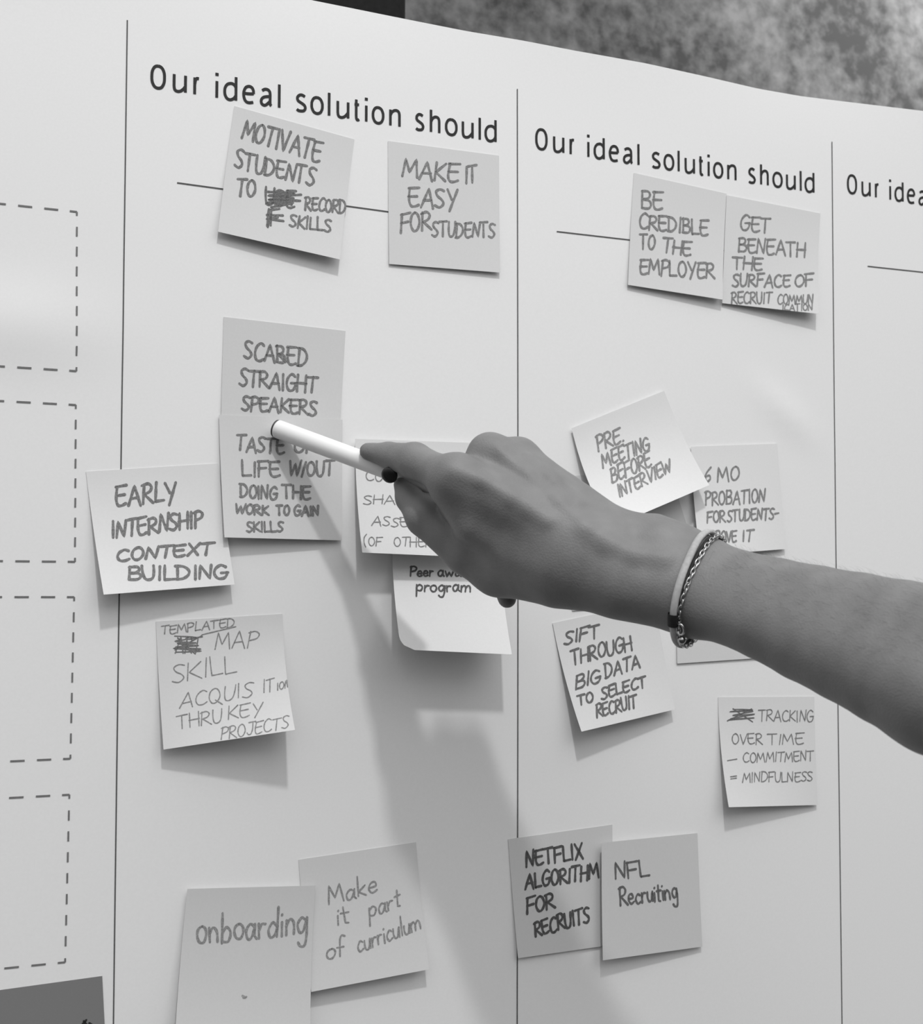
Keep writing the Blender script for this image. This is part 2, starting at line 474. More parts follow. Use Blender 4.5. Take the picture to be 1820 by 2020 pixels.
# glyphs drawn on a unit width, heights in x-heights (cap 1.32, ascender 1.42)
HG = {
 'O': ['~.5,1.32 .22,1.24 .04,.98 0,.66 .04,.34 .22,.08 .5,0 .78,.08 .96,.34 1,.66 .96,.98 .78,1.24 .5,1.32'],
 'o': ['~.5,1 .2,.92 .03,.7 0,.5 .03,.3 .2,.08 .5,0 .8,.08 .97,.3 1,.5 .97,.7 .8,.92 .5,1'],
 'u': ['~0,1 0,.6 .01,.25 .1,.06 .32,0 .6,.05 .84,.2 .98,.34', '1,1 1,.0'],
 'n': ['0,0 0,1', '~.02,.66 .16,.84 .4,.97 .68,1 .9,.93 .99,.75 1,.4 1,0'],
 'h': ['0,0 0,1.42', '~.02,.66 .16,.84 .4,.97 .68,1 .9,.93 .99,.75 1,.4 1,0'],
 'r': ['.12,0 .12,1', '~.14,.6 .28,.84 .55,.96 1,.96'],
 'i': ['.5,0 .5,1'],
 'l': ['.5,0 .5,1.42'],
 'd': ['1,0 1,1.42', '~1,.78 .86,.93 .6,1 .25,.92 .04,.7 0,.47 .04,.25 .22,.05 .5,0 .8,.1 1,.3'],
 'e': ['~.02,.54 .4,.54 .75,.56 .98,.58', '~.98,.58 .94,.8 .78,.96 .5,1 .2,.9 .03,.66 .0,.45 .08,.2 .26,.04 .55,0 .95,.06'],
 'a': ['~.1,.88 .35,.98 .6,.99 .8,.9 .87,.7 .87,.25 .9,.08 1,.02', '~.86,.58 .5,.54 .2,.46 .03,.3 .05,.1 .25,0 .5,.04 .86,.28'],
 's': ['~.92,.92 .6,1 .3,.97 .08,.82 .14,.63 .45,.52 .82,.4 .97,.22 .82,.05 .5,0 .2,.01 .02,.08'],
 't': ['~.36,1.28 .36,.7 .37,.2 .5,.03 .72,0 .98,.05', '.0,.97 .95,.97'],
}
b0 = xz(309, 175.5)[1]; b1 = xz(973, 281)[1]
hx0 = xz(309, 175)[0]
slope = (b1 - b0) / (xz(973, 281)[0] - hx0)
def top_px(px):          # baseline row of the first heading at a column
    return 175.5 + (px - 309) * (281 - 175.5) / (973 - 309)
HX = []
for e in HL:
    if e is None: HX.append(None); continue
    xa, xb = zx(e[1]), zx(e[2])
    HX.append((e[0], xz(xa, top_px(xa))[0], xz(xb, top_px(xb))[0]))
XH = 36.3 / scale_at(P(345, 165))    # x-height in metres
SW = 0.00172                          # stroke width
def heading(x_shift, z_shift, upto=None, squeeze=1.0):
    root = bpy.data.objects.new('heading', None); C.objects.link(root)
    xs = [e for e in HX if e]
    x_first = xs[0][1]
    org = np.array([x_first + x_shift, -0.002, b0 + z_shift])
    root.location = org; root.parent = poster
    word = Ribbon(); k = 0
    for e in HX + [None]:
        if e is None:
            if word.v: 
                o = mesh_obj('word', np.array(word.v) - org, word.f, M_PRINT, root)
            word = Ribbon(); continue
        ch, xa, xb = e
        xa = x_first + (xa - x_first) * squeeze + SW / 2 + x_shift; xb = x_first + (xb - x_first) * squeeze - SW / 2 + x_shift
        if upto is not None and xa > upto: continue
        for s in HG[ch]:
            pts = parse(s)
            q = [(xa + (xb - xa) * a, b0 + z_shift + slope * (xa - x_first - x_shift) + (XH - SW * .5) * bb) for a, bb in pts]
            wall_ribbon(word, q, SW)
        if ch == 'i':
            xc = (xa + xb) / 2; zc = b0 + z_shift + slope * (xa - x_first - x_shift) + XH * 1.30
            wall_ribbon(word, [(xc, zc - 0.0009), (xc, zc + 0.0009)], 0.0020)
    return root
h1a = xz(309, 175)[0]
heading(0.0, 0.0)
x1st = [e for e in HX if e][0][1]; xlast = [e for e in HX if e][-1][2]
p2a, p2b = xz(1053, 294), xz(1603, 374)
heading(p2a[0] - x1st, p2a[1] - b0, None, (p2b[0] - p2a[0]) / (xlast - x1st))
p3a = xz(1667, 381)
heading(p3a[0] - x1st, p3a[1] - b0, None, (p2b[0] - p2a[0]) / (xlast - x1st))

# dashed boxes at the left
def dashed_box(yt, yb, xr_t, xr_b):
    A = xz(xr_t, yt); B = xz(xr_b, yb)
    rb = Ribbon(); wd = 0.0010
    H = A[1] - B[1]; n = 8; pt = H / n
    def xr(z): return A[0] + (B[0] - A[0]) * (A[1] - z) / H
    for k in range(1, n):
        z = A[1] - k * pt
        wall_ribbon(rb, [(xr(z), z + pt * .24), (xr(z), z - pt * .24)], wd)
    ph = 0.0142
    for (z, sg) in ((A[1], -1), (B[1], 1)):
        wall_ribbon(rb, [(xr(z) - ph * .28, z), (xr(z), z)], wd)
        wall_ribbon(rb, [(xr(z), z), (xr(z), z + sg * 0.0022)], wd)
        for k in range(1, 26):
            x = xr(z) - k * ph
            wall_ribbon(rb, [(x - ph * .27, z), (x + ph * .27, z)], wd)
    rb.build('dashed_box', M_DASH, poster)
for a in ((419, 732.5, 151, 150), (799, 1108, 149, 147.5), (1177.5, 1496, 146, 138.5), (1567, 1897, 136.5, 128)):
    dashed_box(*a)

# ------------------------------------------------------------------ the sticky notes
note('pale sticky note reading MOTIVATE STUDENTS TO RECORD SKILLS with two words scribbled out',
     [(462, 209), (699, 275), (670, 512), (430, 457)], (4, 6), 0.64, 5.2, 0.13, [
     ('MOTIVATE', (476, 272), (630, 320), 38, (.2, -1)), ('STUDENTS', (463, 330), (618, 368), 34, (.14, -1)), ('TO', (466, 386), (503, 390), 33, (.12, -1)),
     ('RECORD', (601, 414), (681, 421), 25, (.08, -1), 4.4), ('SKILLS', (571, 447), (652, 458), 24, (.08, -1), 4.4)],
     crossed=[([scribble(526, 378, 578, 406, 9)] + line_strokes('USE', (523, 402), (580, 411), 34, (.05, -1)) + [[(540, 388), (594, 384)], [(530, 394), (592, 396)], [(545, 380), (575, 404)]], 4.6, 0.10, 'crossed_out_word'),
              (line_strokes('IF', (524, 446), (550, 446), 32, (.05, -1)) + [[(526, 424), (558, 425)], [(526, 432), (559, 436)], [(528, 448), (535, 422)]], 4.6, 0.11, 'crossed_out_word')])
note('pale sticky note reading MAKE IT EASY FOR STUDENTS below the first heading',
     [(765, 278), (984, 307), (986, 538), (767, 521)], (1, 2.2), 0.64, 5.0, 0.15, [
     ('MAKE', (793, 349), (903, 361), 36, (.06, -1)), ('IT', (917, 360), (940, 358), 33, (0, -1)), ('EASY', (806, 406), (900, 411), 37, (.03, -1)),
     ('FOR', (790, 459), (850, 452), 36, (.0, -1)), ('STUDENTS', (852, 467), (976, 468), 28, (.02, -1), 4.4)])
note('pale sticky note reading BE CREDIBLE TO THE EMPLOYER under the second heading',
     [(1250, 341), (1433, 382), (1425, 591), (1238, 562)], (2, 4.5), 0.65, 4.6, 0.15, [
     ('BE', (1265, 410), (1306, 415), 34, (.04, -1)), ('CREDIBLE', (1260, 451), (1396, 465), 29, (.04, -1)), ('TO', (1262, 490), (1291, 492), 28, (.04, -1)),
     ('THE', (1306, 497), (1362, 504), 28, (.05, -1)), ('EMPLOYER', (1261, 539), (1408, 550), 30, (.05, -1))])
note('pale sticky note reading GET BENEATH THE SURFACE OF RECRUIT COMMUNICATION',
     [(1433, 385), (1618, 421), (1615, 619), (1424, 598)], (1, 6.5), 0.66, 4.2, 0.15, [
     ('GET', (1459, 454), (1518, 459), 29, (.04, -1)), ('BENEATH', (1456, 497), (1587, 507), 28, (.03, -1)), ('THE', (1445, 530), (1502, 535), 25, (.03, -1)),
     ('SURFACE', (1444, 564), (1557, 566), 24, (.03, -1)), ('OF', (1566, 566), (1604, 565), 23, (.03, -1)), ('RECRUIT', (1442, 598), (1521, 599), 22, (.03, -1), 3.4),
     ('COMMUN', (1533, 599), (1603, 600), 18, (.02, -1), 3.0), ('ICATION', (1542, 614), (1602, 612), 13, (.02, -1), 2.6)], base=0.9)
note('grey sticky note reading SCARED STRAIGHT SPEAKERS, above the tip of the white marker',
     [(441, 625), (681, 653), (670, 850), (436, 838)], (1.0, 1.0), 0.61, 5.0, 0.13, [
     ('SCA#ED', (482, 707), (605, 724), 34, (.04, -1)), ('STRAIGHT', (472, 760), (624, 776), 32, (.05, -1)), ('SPEAKERS', (477, 808), (624, 820), 28, (.05, -1))])
note('grey sticky note reading TASTE OF LIFE W/OUT DOING THE WORK, touched by the marker',
     [(432, 818), (675, 828), (674, 1066), (443, 1060)], (6, 1.5), 0.63, 4.8, 0.14, [
     ('TASTE', (466, 889), (560, 894), 29, (.03, -1)), ('OF', (580, 893), (622, 893), 24, (.03, -1)), ('LIFE', (478, 938), (552, 940), 30, (.02, -1)),
     ('W/OUT', (570, 938), (658, 939), 28, (.02, -1)), ('DOING', (474, 981), (546, 985), 26, (.0, -1)), ('THE', (558, 983), (612, 986), 26, (.0, -1)),
     ('WORK', (464, 1012), (530, 1016), 19, (.0, -1)), ('TO', (546, 1015), (570, 1016), 19, (.0, -1)), ('GAIN', (580, 1018), (629, 1016), 19, (.0, -1)),
     ('SKILLS', (487, 1049), (558, 1049), 20, (.0, -1), 4.2)], base=1.6)
note('pale sticky note reading EARLY INTERNSHIP CONTEXT BUILDING, crossing the leftmost column line',
     [(170, 930), (430, 914), (463, 1153), (205, 1173)], (12.5, 7), 0.72, 5.6, 0.13, [
     ('EARLY', (229, 998), (346, 989), 38, (.02, -1)), ('INTERNSHIP', (221, 1062), (400, 1038), 32, (-.02, -1)), ('CONTEXT', (231, 1106), (420, 1094), 23, (.1, -1)),
     ('BUILDING', (254, 1144), (450, 1141), 27, (-.03, -1))])
note('grey sticky note in thin pencil reading TEMPLATED MAP SKILL ACQUISITION THRU KEY PROJECTS',
     [(308, 1226), (557, 1211), (582, 1440), (323, 1479)], (7, 22), 0.66, 2.3, 0.17, [
     ('TEMPLATED', (318, 1252), (462, 1236), 17, (.05, -1)), ('MAP', (424, 1279), (506, 1276), 33, (.1, -1)), ('SKILL', (341, 1346), (466, 1327), 36, (-.05, -1)),
     ('ACQUIS', (354, 1398), (498, 1373), 29, (.05, -1)), ('IT', (518, 1368), (540, 1363), 26, (.0, -1)), ('ION', (546, 1361), (571, 1356), 14, (.0, -1)),
     ('THRU', (351, 1438), (437, 1424), 27, (-.02, -1)), ('KEY', (450, 1420), (515, 1410), 26, (.05, -1)), ('PROJECTS', (435, 1459), (569, 1436), 24, (.05, -1))],
     crossed=[([scribble(342, 1256, 394, 1288, 11)] + line_strokes('ART', (345, 1289), (394, 1286), 32, (.1, -1)) + [[(398, 1254), (345, 1282)], [(350, 1258), (385, 1290)]], 2.4, 0.12, 'crossed_out_word'),
              ([[(398, 1252), (465, 1236)]], 2.2, 0.17, 'underline')])
note('white sticky note with a curled round lower corner reading Peer award program in black',
     [(773, 1062), (985, 1066), (1008, 1291), (790, 1281)], (23, 23), 0.75, 3.8, 0.07, [
     ('Peer', (809, 1137), (853, 1137), 19, (.06, -1)), ('award', (863, 1137), (935, 1137), 20, (.04, -1)), ('program', (820, 1166), (928, 1167), 22, (.03, -1))],
     base=0.5, power=1.6, rnd=0.12)
note('pale sticky note in thin pencil reading SHARE ASSESS (OF OTHER, partly behind the hand',
     [(700, 866), (935, 874), (944, 1100), (714, 1090)], (13, 12), 0.70, 2.2, 0.15, [
     ('CO', (722, 948), (755, 949), 18, (.02, -1)), ('SHARE', (717, 994), (822, 994), 18, (.03, -1)), ('ASSESS', (733, 1037), (838, 1040), 18, (.06, -1)),
     ('(OF', (718, 1076), (752, 1077), 18, (.03, -1)), ('OTHERS', (777, 1077), (866, 1079), 18, (.02, -1))], base=3.0)
note('plain grey sticky note half covered by the slanted MEETING note and the knuckles',
     [(1126, 939), (1320, 928), (1366, 1075), (1126, 1150)], (1, 1), 0.64)
note('pale sticky note reading 6 MO PROBATION FOR STUDENTS PROVE IT above the bracelets',
     [(1362, 881), (1533, 875), (1550, 1083), (1380, 1096)], (8, 1.5), 0.74, 3.9, 0.16, [
     ('6', (1389, 948), (1401, 949), 28, (.15, -1)), ('MO', (1415, 950), (1457, 948), 28, (.02, -1)), ('PROBATION', (1391, 997), (1508, 990), 26, (.02, -1)),
     ('FOR', (1394, 1031), (1430, 1029), 22, (.0, -1)), ('STUDENTS-', (1434, 1029), (1536, 1024), 22, (.02, -1)), ('PROVE', (1401, 1070), (1452, 1069), 22, (.02, -1)), ('IT', (1464, 1068), (1484, 1067), 22, (.05, -1))],
     base=1.2)
note('white sticky note turned askew reading PRE-MEETING BEFORE INTERVIEW, above the wrist',
     [(1126, 845), (1309, 771), (1398, 957), (1204, 1040)], (22, 11), 0.72, 4.4, 0.17, [
     ('PRE.', (1180, 891), (1230, 871), 30, (-.12, -1)), ('MEETING', (1189, 922), (1282, 887), 27, (-.12, -1)), ('BEFORE', (1207, 953), (1285, 918), 28, (-.15, -1)),
     ('INTERVIEW', (1221, 981), (1325, 931), 25, (-.2, -1))], base=2.2, power=2.2)
note('white sticky note reading SIFT THROUGH BIG DATA TO SELECT RECRUIT below the wrist',
     [(1088, 1229), (1290, 1186), (1330, 1399), (1145, 1443)], (12, 5), 0.70, 4.4, 0.10, [
     ('SIFT', (1113, 1271), (1182, 1256), 25, (.05, -1)), ('THROUGH', (1128, 1312), (1247, 1281), 28, (-.1, -1)), ('BIG', (1135, 1360), (1185, 1345), 26, (.02, -1)),
     ('DATA', (1194, 1338), (1262, 1317), 27, (-.05, -1)), ('TO', (1140, 1391), (1170, 1385), 19, (-.1, -1)), ('SELECT', (1186, 1379), (1274, 1354), 22, (-.05, -1)),
     ('RECRUIT', (1177, 1416), (1256, 1394), 25, (-.08, -1))], base=0.6)
note('plain flat grey sticky note showing directly below the bracelets, behind the forearm',
     [(1331, 1098), (1505, 1090), (1512, 1297), (1334, 1309)], (0.8, 0.8), 0.64)
note('plain grey sticky note of which only the lower left corner shows under the wrist',
     [(1126, 1010), (1270, 1000), (1280, 1190), (1127, 1205)], (0.5, 0.5), 0.64, base=0.2)
note('pale sticky note in thin pencil reading TRACKING OVER TIME COMMITMENT MINDFULNESS',
     [(1415, 1375), (1606, 1374), (1612, 1588), (1436, 1592)], (10.5, 2), 0.70, 2.3, 0.14, [
     ('TRACKING', (1496, 1422), (1604, 1424), 22, (.02, -1)), ('OVER', (1443, 1467), (1503, 1468), 20, (.02, -1)), ('TIME', (1514, 1469), (1584, 1469), 21, (.05, -1)),
     ('-', (1433, 1510), (1453, 1508), 20, (0, -1)), ('COMMITMENT', (1465, 1504), (1604, 1501), 19, (.02, -1)), ('=', (1440, 1541), (1452, 1541), 14, (0, -1)),
     ('MINDFULNESS', (1464, 1543), (1602, 1541), 19, (.02, -1))],
     crossed=[([scribble(1437, 1398, 1486, 1421, 9, 2.5)] + [[(1434, 1422), (1482, 1398)], [(1445, 1398), (1484, 1424)]], 2.3, 0.10, 'crossed_out_word')])
note('darker grey sticky note reading ALGORITHM FOR RECRUITS, left of the lower pair',
     [(1001, 1655), (1206, 1626), (1209, 1863), (1021, 1890)], (2.0, 0.8), 0.60, 5.0, 0.06, [
     ('NETFLIX', (1038, 1710), (1150, 1692), 30, (-.08, -1)), ('ALGORITHM', (1036, 1754), (1180, 1732), 29, (-.02, -1)), ('FOR', (1039, 1802), (1094, 1790), 30, (-.05, -1)),
     ('RECRUITS', (1056, 1848), (1163, 1818), 29, (-.1, -1))])
note('grey sticky note overlapping the right edge of the ALGORITHM note, reading Recruiting',
     [(1185, 1662), (1374, 1643), (1384, 1867), (1188, 1894)], (2.5, 1.2), 0.60, 4.4, 0.09, [
     ('NFL', (1214, 1734), (1280, 1728), 32, (-.06, -1)), ('Recruiting', (1223, 1786), (1337, 1772), 34, (-.1, -1))], base=1.4, tl=(3.5, 0))
note('grey sticky note reading Make it part of curriculum in loose handwriting',
     [(589, 1696), (820, 1661), (846, 1912), (614, 1957)], (6, 7), 0.63, 3.6, 0.18, [
     ('Make', (649, 1784), (743, 1761), 36, (-.05, -1)), ('it', (664, 1824), (690, 1820), 34, (-.12, -1)), ('part', (728, 1812), (790, 1786), 32, (-.1, -1)),
     ('of', (642, 1891), (678, 1887), 36, (.05, -1)), ('curriculum', (706, 1879), (830, 1832), 34, (-.1, -1))], base=0.4)
note('grey sticky note at the bottom edge reading onboarding',
     [(370, 1754), (622, 1747), (612, 2030), (346, 2036)], (8, 9), 0.59, 5.0, 0.17, [
     ('onboarding', (388, 1862), (606, 1842), 54, (.0, -1))], base=2.8,
     crossed=[([[(478, 1964), (484, 1968)], [(480, 1968), (486, 1966)]], 4.0, 0.2, 'ink_dot')])
note('dark grey sticky note in the bottom left corner of the poster',
     [(-45, 1960), (202, 1926), (214, 2165), (-40, 2205)], (1.0, 0.5), 0.20, 4.5, 0.02,
     crossed=[([[(165, 2014), (178, 2030)], [(160, 2024), (170, 2012)], [(176, 2018), (188, 2026)]], 4.5, 0.015, 'handwriting')])

# ------------------------------------------------------------------ hand and forearm as one continuous surface
def seg_sdf(p, a, b, r1, r2):
    ba = b - a; pa = p - a
    t = np.clip((pa @ ba) / (ba @ ba), 0, 1)
    return np.linalg.norm(pa - t[..., None] * ba, axis=-1) - (r1 + (r2 - r1) * t)
def smin(a, b, k):
    h = np.maximum(k - np.abs(a - b), 0) / k
    return np.minimum(a, b) - h * h * k * 0.25

def J(px, py, h, rpx):
    p = P(px, py, h) * 1000.0
    return (p, rpx / scale_at(p / 1000.0) * 1000.0)
def chain(*js):
    q = [J(*j) for j in js]
    return [(q[i][0], q[i + 1][0], q[i][1], q[i + 1][1]) for i in range(len(q) - 1)]

BODY = []          # (chain of tapered segments, blend with the rest in mm)
def body(k, *js): BODY.append((chain(*js), k))
# metacarpals
body(10, (1200, 1098, .165, 60), (1040, 1012, .141, 54), (900, 943, .121, 47))
body(9, (1205, 1072, .160, 52), (1080, 972, .137, 44), (966, 898, .114, 41))
body(9, (1215, 1062, .155, 46), (1110, 975, .133, 40), (1022, 905, .114, 39))
body(9, (1225, 1064, .150, 44), (1135, 1004, .136, 38), (1082, 978, .126, 34))
# radial side of the hand down to the first web, thenar
body(9, (892, 966, .116, 40), (938, 1032, .121, 46), (1010, 1070, .128, 58), (1110, 1100, .150, 74))
body(12, (985, 1116, .112, 58), (1100, 1132, .142, 66), (1230, 1152, .170, 64))
body(10, (1130, 1090, .132, 62), (1030, 1035, .118, 46))
# wrist
body(10, (1225, 1064, .158, 46), (1286, 1060, .168, 46), (1340, 1095, .177, 56), (1386, 1128, .184, 62))
body(10, (1230, 1152, .170, 62), (1300, 1164, .181, 66), (1370, 1188, .192, 68))
# forearm from pairs of outline points (upper, lower edge) and the distance from the poster
ARM = [((1330, 1033), (1275, 1224), .177), ((1411, 1066), (1345, 1243), .191), ((1480, 1090), (1415, 1268), .208), ((1560, 1107), (1480, 1297), .226), ((1642, 1122), (1555, 1338), .246),
       ((1730, 1137), (1632, 1378), .266), ((1820, 1152), (1715, 1425), .288), ((1920, 1169), (1812, 1478), .311)]
ub, lb = [], []
for (u, l, h) in ARM:
    u = np.array(u, float); l = np.array(l, float); c = (u + l) / 2; H = np.linalg.norm(u - l) / 2; d = (u - c) / H
    r = 0.74 * H
    ub.append((*(c + d * (H - r)), h - 0.001, r)); lb.append((*(c - d * (H - r)), h + 0.001, r))
body(8, *ub); body(8, *lb)
# elbow end, out of the frame
_a = J(*ub[-1]); _b = J(*lb[-1]); _c = J(*ub[-4]); _d4 = J(*lb[-4])
_dir = (_a[0] + _b[0]) - (_c[0] + _d4[0]); _dir /= np.linalg.norm(_dir)
for q in (_a, _b): BODY.append(([(q[0], q[0] + _dir * 110, q[1], q[1] + 3), (q[0] + _dir * 110, q[0] + _dir * 160, q[1] + 3, q[1] + 1)], 8))

FING = [
 (chain((900, 943, .121, 47), (863, 931, .107, 35), (817, 909, .088, 36), (767, 898, .067, 25.5), (725, 890, .055, 17)), 2.5),      # index
 (chain((966, 898, .114, 41), (903, 998, .107, 33), (876, 1006, .088, 27), (846, 998, .078, 21)), 2.5),            # middle
 (chain((1022, 905, .114, 39), (985, 1000, .100, 33), (975, 1080, .098, 27), (1000, 1181, .102, 19)), 2.5),       # ring
 (chain((1082, 978, .126, 34), (1078, 1060, .116, 29), (1076, 1110, .114, 25), (1082, 1135, .118, 19)), 2.5),     # little
 (chain((985, 1116, .112, 58), (925, 1087, .104, 49), (838, 1020, .088, 38), (806, 982, .076, 26), (790, 956, .071, 15)), 3.0),  # thumb
 (chain((850, 994, .081, 24), (930, 1050, .101, 44), (985, 1080, .114, 52)), 3.0),  # flesh between thumb and palm
]
RIDGE = []
def sdf(p):
    p = np.asarray(p, float)
    d = None
    for segs, k in BODY:
        c = None
        for s in segs:
            q = seg_sdf(p, *s); c = q if c is None else smin(c, q, 1.5)
        d = c if d is None else smin(d, c, k)
    f = None
    for segs, k in FING:
        c = None
        for s in segs:
            q = seg_sdf(p, *s); c = q if c is None else smin(c, q, k)
        f = c if f is None else smin(f, c, 1.2)
    d = smin(d, f, 6.0)
    for (s, k) in RIDGE: d = smin(d, seg_sdf(p, *s), k)
    return d

def surf_h(px, py, h0=0.30, h1=0.02):
    hs = np.linspace(h0, h1, 260)
    pts = np.array([P(px, py, h) for h in hs]) * 1000
    v = sdf(pts); i = np.argmax(v < 0)
    if v[i] >= 0: return None
    return hs[i]
def ridge(k, depth, rmm, *px):
    """tendon just under the skin along a pixel path"""
    pts = []
    for q in px:
        h = surf_h(*q)
        if h is None: continue
        pts.append(P(q[0], q[1], h - depth / 1000) * 1000)
    return [((a, b, rmm, rmm), k) for a, b in zip(pts[:-1], pts[1:])]
new = []
new += ridge(5, 1.6, 2.4, (985, 892), (1040, 940), (1100, 992), (1160, 1040))
new += ridge(5, 1.6, 2.2, (1040, 905), (1090, 952), (1140, 996))
new += ridge(5, 1.7, 2.4, (895, 930), (950, 950), (1010, 985), (1080, 1030))
new += ridge(7, 2.0, 3.0, (1150, 1045), (1200, 1075), (1250, 1098), (1310, 1105))
RIDGE.extend(new)

def grid_eval(lo, shape, hstep):
    ax = [lo[i] + hstep * np.arange(shape[i]) for i in range(3)]
    BIG = 60.0
    def blank(): return np.full(shape, BIG, np.float32)
    def put(A, s, k):
        a, b, r1, r2 = s; mg = max(r1, r2) + k + 7
        mn = np.minimum(a, b) - mg; mx = np.maximum(a, b) + mg
        sl = []
        for i in range(3):
            i0 = max(0, int((mn[i] - lo[i]) / hstep)); i1 = min(shape[i], int((mx[i] - lo[i]) / hstep) + 2)
            if i1 <= i0: return
            sl.append(slice(i0, i1))
        g = np.stack(np.meshgrid(ax[0][sl[0]], ax[1][sl[1]], ax[2][sl[2]], indexing='ij'), -1)
        q = seg_sdf(g, a, b, r1, r2).astype(np.float32)
        A[tuple(sl)] = smin(A[tuple(sl)], q, k)
    D = blank()
    for segs, k in BODY:
        c = blank()
        for s in segs: put(c, s, 1.5)
        D = smin(D, c, k)
    Fg = blank()
    for segs, k in FING:
        c = blank()
        for s in segs: put(c, s, k)
        Fg = smin(Fg, c, 1.2)
    D = smin(D, Fg, 6.0)
    for (s, k) in RIDGE: put(D, s, k)
    return D

def surface_nets(V, lo, hs):
    nx, ny, nz = V.shape
    ins = V < 0
    off = [(i, j, k) for i in (0, 1) for j in (0, 1) for k in (0, 1)]
    sub = lambda A, o: A[o[0]:nx - 1 + o[0], o[1]:ny - 1 + o[1], o[2]:nz - 1 + o[2]]
    cnt = sum(sub(ins, o).astype(np.int8) for o in off)
    act = (cnt > 0) & (cnt < 8)
    idx = np.full(act.shape, -1, np.int64)
    cells = np.argwhere(act); idx[act] = np.arange(len(cells))
    acc = np.zeros((len(cells), 3)); num = np.zeros(len(cells))
    ci, cj, ck = cells.T
    for a in off:
        for ax in range(3):
            if a[ax] == 1: continue
            b = list(a); b[ax] = 1
            va = V[ci + a[0], cj + a[1], ck + a[2]]; vb = V[ci + b[0], cj + b[1], ck + b[2]]
            x = (va < 0) != (vb < 0)
            t = np.where(x, va / np.where(x, va - vb, 1), 0)
            pos = np.tile(np.array(a, float), (len(cells), 1)); pos[:, ax] += t
            acc[x] += pos[x]; num[x] += 1
    vs = lo + hs * (cells + acc / num[:, None])
    quads = []
    for ax in range(3):
        o = [0, 0, 0]; o[ax] = 1
        A = ins[:nx - o[0], :ny - o[1], :nz - o[2]]; B = ins[o[0]:, o[1]:, o[2]:]
        e = np.argwhere(A != B)
        u, v = [(1, 2), (2, 0), (0, 1)][ax]
        ok = (e[:, u] > 0) & (e[:, v] > 0) & (e[:, u] < V.shape[u] - 1) & (e[:, v] < V.shape[v] - 1)
        e = e[ok]
        def cell(du, dv):
            q = e.copy(); q[:, u] -= du; q[:, v] -= dv
            return idx[q[:, 0], q[:, 1], q[:, 2]]
        c = np.stack([cell(1, 1), cell(0, 1), cell(0, 0), cell(1, 0)], 1)
        flip = ~A[e[:, 0], e[:, 1], e[:, 2]]
        c[flip] = c[flip][:, ::-1]
        quads.append(c)
    return vs, np.concatenate(quads)

def skin_mat():
    mt = bpy.data.materials.new('skin'); mt.use_nodes = True
    nt = mt.node_tree; b = nt.nodes['Principled BSDF']
    b.inputs['Roughness'].default_value = 0.55; b.inputs['Specular IOR Level'].default_value = 0.35
    tc = nt.nodes.new('ShaderNodeTexCoord')
    n = nt.nodes.new('ShaderNodeTexNoise'); n.inputs['Scale'].default_value = 60; n.inputs['Detail'].default_value = 4
    r = nt.nodes.new('ShaderNodeMapRange'); r.inputs[1].default_value = .3; r.inputs[2].default_value = .7
    r.inputs[3].default_value = 0.165; r.inputs[4].default_value = 0.205
    v = nt.nodes.new('ShaderNodeTexVoronoi'); v.inputs['Scale'].default_value = 900
    n2 = nt.nodes.new('ShaderNodeTexNoise'); n2.inputs['Scale'].default_value = 350; n2.inputs['Detail'].default_value = 3
    ad = nt.nodes.new('ShaderNodeMath'); ad.operation = 'ADD'
    bp = nt.nodes.new('ShaderNodeBump'); bp.inputs['Strength'].default_value = 0.16; bp.inputs['Distance'].default_value = 0.0006
    for q in (n, v, n2): nt.links.new(tc.outputs['Object'], q.inputs['Vector'])
    nt.links.new(n.outputs['Fac'], r.inputs[0]); nt.links.new(r.outputs[0], b.inputs['Base Color'])
    nt.links.new(v.outputs['Distance'], ad.inputs[0]); nt.links.new(n2.outputs['Fac'], ad.inputs[1])
    nt.links.new(ad.outputs[0], bp.inputs['Height']); nt.links.new(bp.outputs[0], b.inputs['Normal'])
    return mt

allp = [x for segs, k in BODY + FING for s in segs for x in (s[0], s[1])]
lo = np.min(allp, 0) - 50; hi = np.max(allp, 0) + 50
HS = 1.15
shape = tuple(int(np.ceil((hi[i] - lo[i]) / HS)) for i in range(3))
V = grid_eval(lo, shape, HS)
hv, hq = surface_nets(V, lo, HS)
del V
# light smoothing
ed = np.concatenate([hq[:, [0, 1]], hq[:, [1, 2]], hq[:, [2, 3]], hq[:, [3, 0]]])
for _ in range(4):
    acc = np.zeros_like(hv); n_ = np.zeros(len(hv))
    for c in (0, 1): 
        for d_ in range(3): acc[:, d_] += np.bincount(ed[:, c], hv[ed[:, 1 - c], d_], len(hv))
        n_ += np.bincount(ed[:, c], minlength=len(hv))
    hv = hv * .4 + .6 * acc / np.maximum(n_, 1)[:, None]
M_SKIN = skin_mat()
HO = P(1000, 1050, .13)
person = mesh_obj('person', hv / 1000 - HO, hq, M_SKIN, None, True)
person.location = HO
tag(person, 'bare right forearm and hand of a person pointing a white marker at the notes', 'person')

def gloss(name, v, rough, metal=0.0):
    mt = bpy.data.materials.new(name); mt.use_nodes = True
    b = mt.node_tree.nodes['Principled BSDF']
    b.inputs['Base Color'].default_value = (v, v, v, 1); b.inputs['Roughness'].default_value = rough; b.inputs['Metallic'].default_value = metal
    return mt

